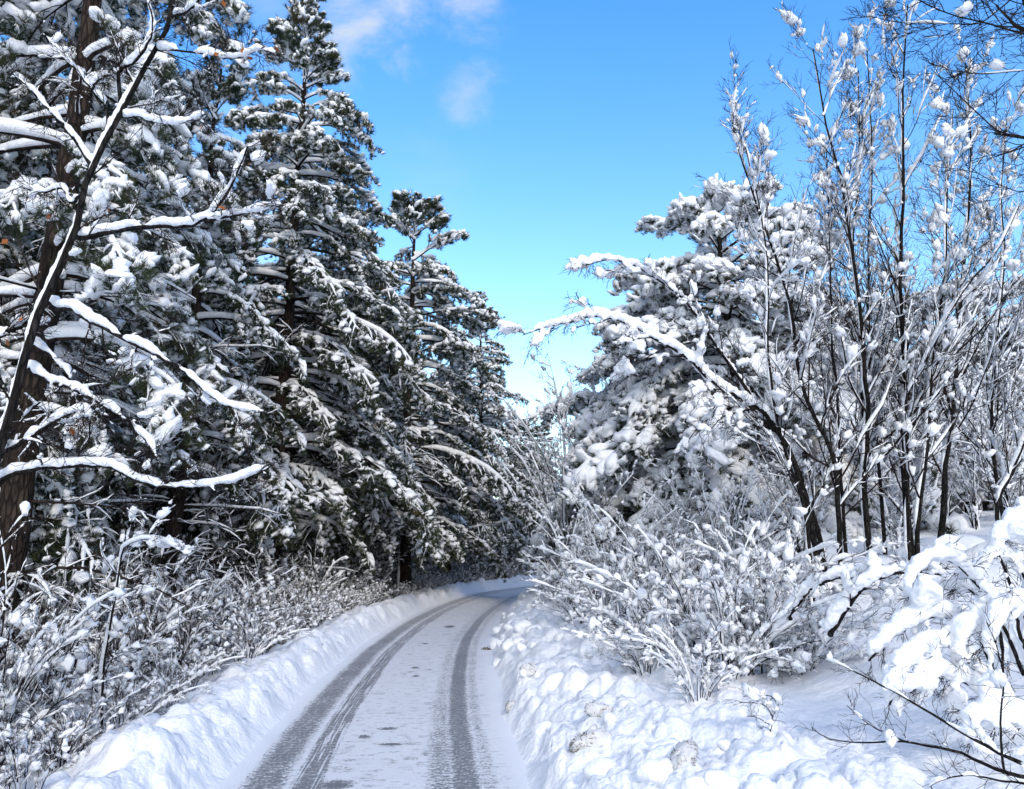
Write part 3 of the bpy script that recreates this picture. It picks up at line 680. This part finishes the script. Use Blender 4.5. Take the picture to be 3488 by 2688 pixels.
# ------------------------------------------------------------------ shrubs and saplings
def fan(n, h, spread, rng, r=.014, lean=(0, 0), arch=.3):
    out = []
    for i in range(n):
        a = rng.random() * 6.28; e = rng.uniform(.1, 1) * spread; L = h * rng.uniform(.55, 1.1); b = np.array([math.cos(a), math.sin(a), 0]) * rng.uniform(0, .18)
        d = np.array([math.cos(a) * e + lean[0], math.sin(a) * e + lean[1], 1.]); pts = [b - UP * .08]; p = b.copy(); dd = nrm(d)
        for k in range(5):
            p = p + dd * L / 5; pts.append(p.copy()); dd = nrm(dd + np.array([dd[0], dd[1], -abs(arch) * rng.uniform(0, 1)]) * .35 + rng.normal(size=3) * .07)
        out.append((pts, r * rng.uniform(.6, 1.2), .003))
    return out
_r = np.random.default_rng(9)
SHRUB = []
def shrub(label, n, h, spread, seed, group, **kw):
    rng = np.random.default_rng(seed)
    a = dict(L1=(8, .34, .06), n2=4, n3=2, ang=(14, 42), up=.2, th=(.020, .014, .008), cov=(.78, .5, .28), flags=75, flag_size=(.016, .042), twig=.0022, S0n=5, wind=.3)
    a.update(kw)
    return bare('shrub', label, 'shrub', fan(n, h, spread, rng, **({'arch': a.pop('arch')} if 'arch' in a else {})), (0, 0, 0), seed, group, **a)
gl = 'bare shrubs along the left snow bank'
LS = 'leafless snow flecked shrub rising behind the left snow bank'
sh1 = shrub(LS, 14, 1.3, .55, 501, gl); sh2 = shrub(LS, 18, .95, .8, 502, gl, arch=.5); sh3 = shrub(LS, 10, 1.9, .35, 503, gl); sh4 = shrub(LS, 12, 1.5, .7, 504, gl, arch=.6, flags=110)
sapl = []
for i, (hh, nn) in enumerate(((4.2, 2), (3.4, 3), (5.0, 2))):
    rng = np.random.default_rng(540 + i)
    sapl.append(bare('sapling', 'thin bare sapling with snow on its twigs at the edge of the left wood', 'sapling', fan(nn, hh, .22, rng, .022, arch=.25), (0, 0, 0), 540 + i, 'saplings at the edge of the left wood', (22, .20, .25), 6, 4, (30, 60), .15, (.018, .014, .009), (.8, .65, .4), 110, (.02, .045), None, .0024, 6, t0=.12))
used = set()
def place(src, x, y, sc_, lab, grp, dz=-.05):
    z = H(x, y) + dz; rz = float(_r.random() * 6.28); s = (sc_,) * 3
    if src.name not in used:
        used.add(src.name); src.location = (x, y, z); src.rotation_euler = (0, 0, rz); src.scale = s; tag(src, lab, None, grp); return src
    return dup(src, (x, y, z), rz, s, lab, grp)
def on_line(s, u):
    i = np.argmin(np.abs(_seg - S0 - s)); n = np.array([_tan[i][1], -_tan[i][0]]); return LINE[i] + u * n
# left edge
for s in np.arange(3.6, 45, .50):
    for row in range(4):
        if row and _r.random() < .25: continue
        p = on_line(s + _r.uniform(-.3, .3), -(2.32 + row * .8 + _r.uniform(-.2, .3)))
        if abs(p[0]) > .75 * p[1] + .8: continue
        src = (sh1, sh2, sh4, sh3)[_r.integers(4 if row else 3)]
        place(src, p[0], p[1], _r.uniform(.6, 1.05) * (.6 if row == 0 else 1.05), LS, gl)
for s in np.arange(6, 46, .62):
    p = on_line(s + _r.uniform(-.3, .3), -_r.uniform(4.3, 9.0))
    if abs(p[0]) > .75 * p[1] + .8: continue
    place(sapl[_r.integers(3)], p[0], p[1], _r.uniform(.6, 1.1), 'thin bare sapling with snow on its twigs at the edge of the left wood', 'saplings at the edge of the left wood')
bare('sapling', 'snow lined sapling on the left whose thin trunk ends in a bent over crown', 'sapling',
     [(rooted([(345, 2500), (350, 2330), (365, 2200), (390, 2050), (412, 1900), (428, 1860), (490, 1835), (570, 1850), (640, 1890)], (6.6, 6.4, 6.0)), .014, .005)],
     ground_at(345, 6.6), 561, None, (12, .16, .15), 6, 4, (30, 60), .05, (.018, .013, .008), (.9, .6, .4), 50, (.015, .035), None, .0022, 8, wind=.6)
# right side: bushes between bank and bare trees, then thicket behind
grs = 'snowy bushes on the right bank'
LR = 'tangled leafless bush loaded with snow on the right bank'
big1 = shrub(LR, 20, 1.7, .95, 601, grs, arch=.7, th=(.030, .020, .011), cov=(.8, .6, .35), flags=150, flag_size=(.02, .052), n2=4, n3=2)
big2 = shrub(LR, 16, 2.1, .7, 602, grs, arch=.6, th=(.030, .020, .011), cov=(.8, .6, .35), flags=150, flag_size=(.02, .052), n2=4, n3=2)
for i, (X, d, sc_, lab) in enumerate([
        (1960, 12.5, .62, 'low rounded bush of fine twigs nearest the bend on the right bank'),
        (2060, 11.2, .72, 'rounded twiggy bush overhanging the right snow bank'),
        (2150, 9.8, .75, 'bush with dense dark twig tips above the right snow bank'),
        (2350, 8.4, .80, 'spreading bush in front of the bent trees, stems fanned to the left'),
        (2560, 7.6, .82, 'wide bush left of the snow arch'),
        (2480, 9.8, .95, 'tall bush behind the wide one left of the snow arch'),
        (2250, 12.2, 1.0, 'tall bush under the tip of the bent tree'),
        (2650, 9.6, .8, 'bush at the foot of the leftmost bare stem'),
        (2060, 15.5, 1.0, 'tall bush behind the rounded one at the bend'),
        (1905, 16.5, .8, 'last bush on the right bank before the road disappears'),
        (2180, 7.9, .55, 'low spreading bush hanging over the lumpy bank left of the wide bushes'),
        (2420, 7.4, .8, 'bush of long fanned stems right behind the half buried one'),
        (2680, 7.2, .62, 'low bush right under the left foot of the snow arch'),
        (2250, 10.6, .95, 'bush with long stems between the low spreading one and the tip of the bent tree'),
        (2000, 19, 1.1, 'tall bush beyond the last bush at the bend'),
        (2130, 13.6, 1.1, 'tall bush between the bend and the bent tree tip'),
        (2450, 12.2, 1.15, 'tallest bush under the two bent trees'),
        (2340, 6.6, .42, 'small half buried bush at the rim of the lumpy bank')]):
    g = ground_at(X, d); place((big1, big2)[i % 2], g[0], g[1], sc_, lab, grs, -.22 * sc_)
thick = []
for i, (hh, nn) in enumerate(((4.6, 5), (5.6, 4), (3.6, 6))):
    rng = np.random.default_rng(640 + i)
    thick.append(bare('sapling', 'bare snowy sapling in the thicket on the right slope', 'sapling', fan(nn, hh, .30, rng, .030, arch=.3), (0, 0, 0), 640 + i, 'thicket on the right slope', (20, .18, .3), 5, 3, (25, 55), .25, (.028, .021, .012), (.8, .66, .42), 150, (.024, .05), None, .003, 6, t0=.12))
pts = []
for _ in range(9000):
    if len(pts) > 235: break
    y = _r.uniform(9, 40); x = _r.uniform(1, 26); u, s = road_uv(np.array([x]), np.array([y])); u = u[0]
    if u < (3.6 if y < 12 else 2.4) or x > .74 * y + .5: continue
    if y < 11.8 and x / y > .22 and x / y < .75: continue
    if all((x - a) ** 2 + (y - b) ** 2 > .7 for a, b in pts): pts.append((x, y))
for x, y in pts:
    near = y < 16
    if y < 19 and .08 < x / y < .36: near = None
    place(thick[_r.integers(3)], x, y, _r.uniform(.36, .5) if near is None else _r.uniform(.55, .8) if near else _r.uniform(.75, 1.15), 'bare snowy sapling in the thicket on the right slope', 'thicket on the right slope')

# arches in the middle right
bare('bent_branch', 'arched stem bowed to the ground under snow, left of the buried bush', 'branch',
     [(tr([(2690, 2110), (2702, 2077), (2766, 2002), (2836, 1970), (2916, 1954), (2985, 1964), (3055, 1997), (3130, 2055), (3150, 2110)], (6.6, 6.4, 6.2)), .022, .010),
      (tr([(2826, 2165), (2836, 2146), (2894, 2055), (2953, 1991), (3044, 1954), (3130, 1948), (3230, 1960)], (6.2, 6.1, 6.3)), .026, .010)],
     px(2690, 2110, 6.6), 701, None, (8, .10, .18), 4, 3, (35, 70), .0, (.042, .012, .008), (1.1, .5, .4), 12, (.04, .06), .016, .0018, 8, wind=.2, l1r=.3)
# buried bush, lower right
MP = [
    ([(3420, 2370), (3400, 2120), (3300, 1960), (3200, 1900), (3120, 1960), (3090, 2090)], (5.0, 4.8)),
    ([(3500, 2330), (3450, 2020), (3400, 1870), (3450, 1790), (3560, 1740)], (4.9, 5.2)),
    ([(3420, 2380), (3330, 2170), (3200, 2100), (3060, 2150), (2960, 2250)], (4.8, 4.5)),
    ([(3380, 2400), (3270, 2220), (3160, 2210), (3080, 2290), (3030, 2400)], (4.6, 4.3)),
    ([(3488, 2300), (3400, 2110), (3310, 2130), (3270, 2260), (3270, 2420)], (4.6, 4.3)),
    ([(3560, 2280), (3470, 2060), (3410, 2100), (3380, 2240), (3390, 2380)], (4.5, 4.2)),
    ([(3450, 2350), (3500, 2130), (3488, 1960), (3400, 1900), (3330, 1960)], (5.3, 5.0)),
    ([(3440, 2400), (3350, 2060), (3230, 2000), (3140, 2050), (3050, 2140)], (5.3, 5.1)),
    ([(3400, 2420), (3300, 2330), (3180, 2300), (3100, 2360)], (4.5, 4.2)),
    ([(3600, 2500), (3488, 2450), (3380, 2440), (3290, 2480)], (4.0, 3.9)),
]
bare('shrub', 'bush in the lower right corner buried under heavy rounded masses of snow', 'shrub', [(tr(p, d), .014, .006) for p, d in MP], ground_at(3440, 5.), 711, None,
     (8, .07, .14), 5, 3, (30, 70), -.35, (.052, .018, .009), (1.15, .7, .45), 60, (.03, .065), .012, .0017, 6, wind=.1, l1r=.4, t0=.3)
# bare twigs in front of it
bare('fallen_branch', 'dark bare branch with thorny twigs reaching left across the smooth snow, lower right', 'branch',
     [(tr([(3560, 2660), (3397, 2622), (3263, 2563), (3076, 2526), (2943, 2531), (2820, 2515), (2766, 2478)], (3.3, 3.5, 3.7)), .011, .002),
      (tr([(3480, 2600), (3370, 2547), (3237, 2472), (3092, 2382), (2969, 2317), (2862, 2264), (2787, 2237)], (3.3, 3.6, 4.0)), .010, .002),
      (tr([(3100, 2530), (3020, 2500), (2950, 2460), (2885, 2402)], (3.5, 3.7)), .004, .0015),
      (tr([(3440, 2640), (3418, 2611), (3408, 2456), (3418, 2323), (3397, 2205), (3360, 2120)], (3.2, 3.3)), .006, .002),
      (tr([(3600, 2680), (3420, 2660), (3300, 2640), (3200, 2660), (3165, 2680)], (3.1, 3.2)), .007, .002)],
     px(3560, 2700, 3.3), 721, None, (9, .03, .05), 2, 2, (30, 60), .1, (.012, .006, .003), (.3, .3, .2), 8, (.015, .03), None, .0012, 6, wind=.1, l1r=.3, t0=.1)
bare('twig', 'small twig with three side shoots sticking out of the smooth snow below the bush', 'twig',
     [(tr([(2610, 2540), (2625, 2490), (2632, 2440), (2650, 2400)], (4.9, 4.9)), .006, .003), (tr([(2625, 2470), (2580, 2445), (2545, 2438)], (4.9, 4.8)), .004, .002),
      (tr([(2632, 2440), (2600, 2400), (2517, 2392)], (4.9, 4.7)), .004, .002), (tr([(2650, 2400), (2620, 2370), (2531, 2372)], (4.9, 4.7)), .004, .002)],
     px(2610, 2540, 4.9), 731, None, (4, .1, .05), 2, 2, (30, 60), .1, (.03, .01, .004), (.6, .4, .3), 6, (.02, .04), None, .0012, 5, wind=.1)

# ------------------------------------------------------------------ lumps thrown up by the plough
def clod(label, X, Y, d, size, mat, seed, squash=(1.2, .9, .7), tufts=0, group=None, name='snow_lump', cat='snow lump'):
    rng = np.random.default_rng(seed)
    x = (X * 1024 / 3488 - 512) / F * d; y = d * (pdir(X, Y)[1]); z = H(x, y)
    v, f = ico(4); 
    s = 1 + .9 * fbm(v[:, 0] * 1.4 + seed, v[:, 1] * 1.4 + v[:, 2] * 1.3, seed) + .30 * fbm(v[:, 0] * 5, v[:, 1] * 5 + v[:, 2] * 4, seed + 3)
    v = v * s[:, None] * np.array(squash) * size
    mb = MB(); mb.add(v, f)
    o = mb.build(name, mat); o.location = (x, y, z + size * .08); o.rotation_euler = (rng.uniform(-.3, .3), rng.uniform(-.3, .3), rng.random() * 6.28)
    tag(o, label, cat, group)
    if tufts:
        n = tufts; a = v[rng.integers(0, len(v), n * 3)]; a = a[(a[:, 0] < -.2 * size)][:n]; n = len(a)
        d_ = nrm(nrm(a) + rng.normal(size=(n, 3)) * .5) * rng.uniform(.2, .55, (n, 1)) * size * .6; w = nrm(np.cross(d_, rng.normal(size=(n, 3)))) * .003
        g = MB(); g.add(np.stack([a - w, a + w, a + d_], 1).reshape(-1, 3), np.arange(n * 3).reshape(-1, 3)); g.build('grass_blades', M_GRASS, o, False)
    return o
def depth_on(X, Y):
    d = pdir(X, Y); t = 1.5
    while t < 60:
        p = np.array([0, 0, CAM_H]) + d * t
        if p[2] < H(p[0], p[1]): break
        t += .06
    return t
for k, (lab, X, Y, size, mat, sq, tf) in enumerate([
        ('largest dirty block of snow with dead grass on its left end, on the right bank', 2010, 2540, .19, M_DIRT, (1.35, .8, .8), 260),
        ('dirty snow block with grass edges at the foot of the right bank', 1740, 2410, .11, M_DIRT, (1.1, .9, .8), 120),
        ('dark clump of soil and snow at the edge of the right tyre track', 1655, 2215, .11, M_SOIL, (1.2, .8, .6), 60),
        ('pale dirty lump above the middle of the right bank', 1800, 2300, .14, M_DIRT, (1.2, .9, .8), 50),
        ('grey rimmed lump upper right of the largest dirty block', 2040, 2440, .13, M_DIRT, (1.3, .8, .7), 40),
        ('tilted snow slab with a dirty edge right of the largest block', 2330, 2590, .17, M_DIRT, (1.4, .8, .6), 30)]):
    d = depth_on(X, Y); o = clod(lab, X, Y, d, size * .62, mat, 800 + k, sq, tf)
    if k == 0: o.rotation_euler = (.1, -.35, .5)
lumps = []
_r2 = np.random.default_rng(15)
for k in range(4): 
    v, f = ico(3); s = 1 + .5 * fbm(v[:, 0] * 1.3 + k * 7, v[:, 1] * 1.3 + v[:, 2], k) + .15 * fbm(v[:, 0] * 5, v[:, 1] * 5 + v[:, 2] * 4, 60 + k)
    mb = MB(); mb.add(v * s[:, None] * np.array([1.2, .9, .75]), f); lumps.append(mb.mesh('snow_lump', M_GROUND))
for k in range(120):
    right = True; s = 2.5 + 24 * _r2.random() ** 1.6; s += 1.5
    p = on_line(s, (HALF + .12 + 1.7 * _r2.random() ** 1.3) if right else -(HALF + .25 + 1.3 * _r2.random()))
    r = _r2.uniform(.035, .12) * (1 if right else .8)
    o = bpy.data.objects.new('snow_lump', lumps[k % 4]); COL.objects.link(o); o.scale = (r, r, r); o.location = (p[0], p[1], H(p[0], p[1]) + r * .15)
    o.rotation_euler = (_r2.uniform(-.5, .5), _r2.uniform(-.5, .5), _r2.random() * 6.28)
    tag(o, 'white lump of ploughed snow on the right road bank' if right else 'white lump of ploughed snow on the left road bank', 'snow lump', 'lumps on the right bank' if right else 'lumps on the left bank')
bpy.context.view_layer.update()
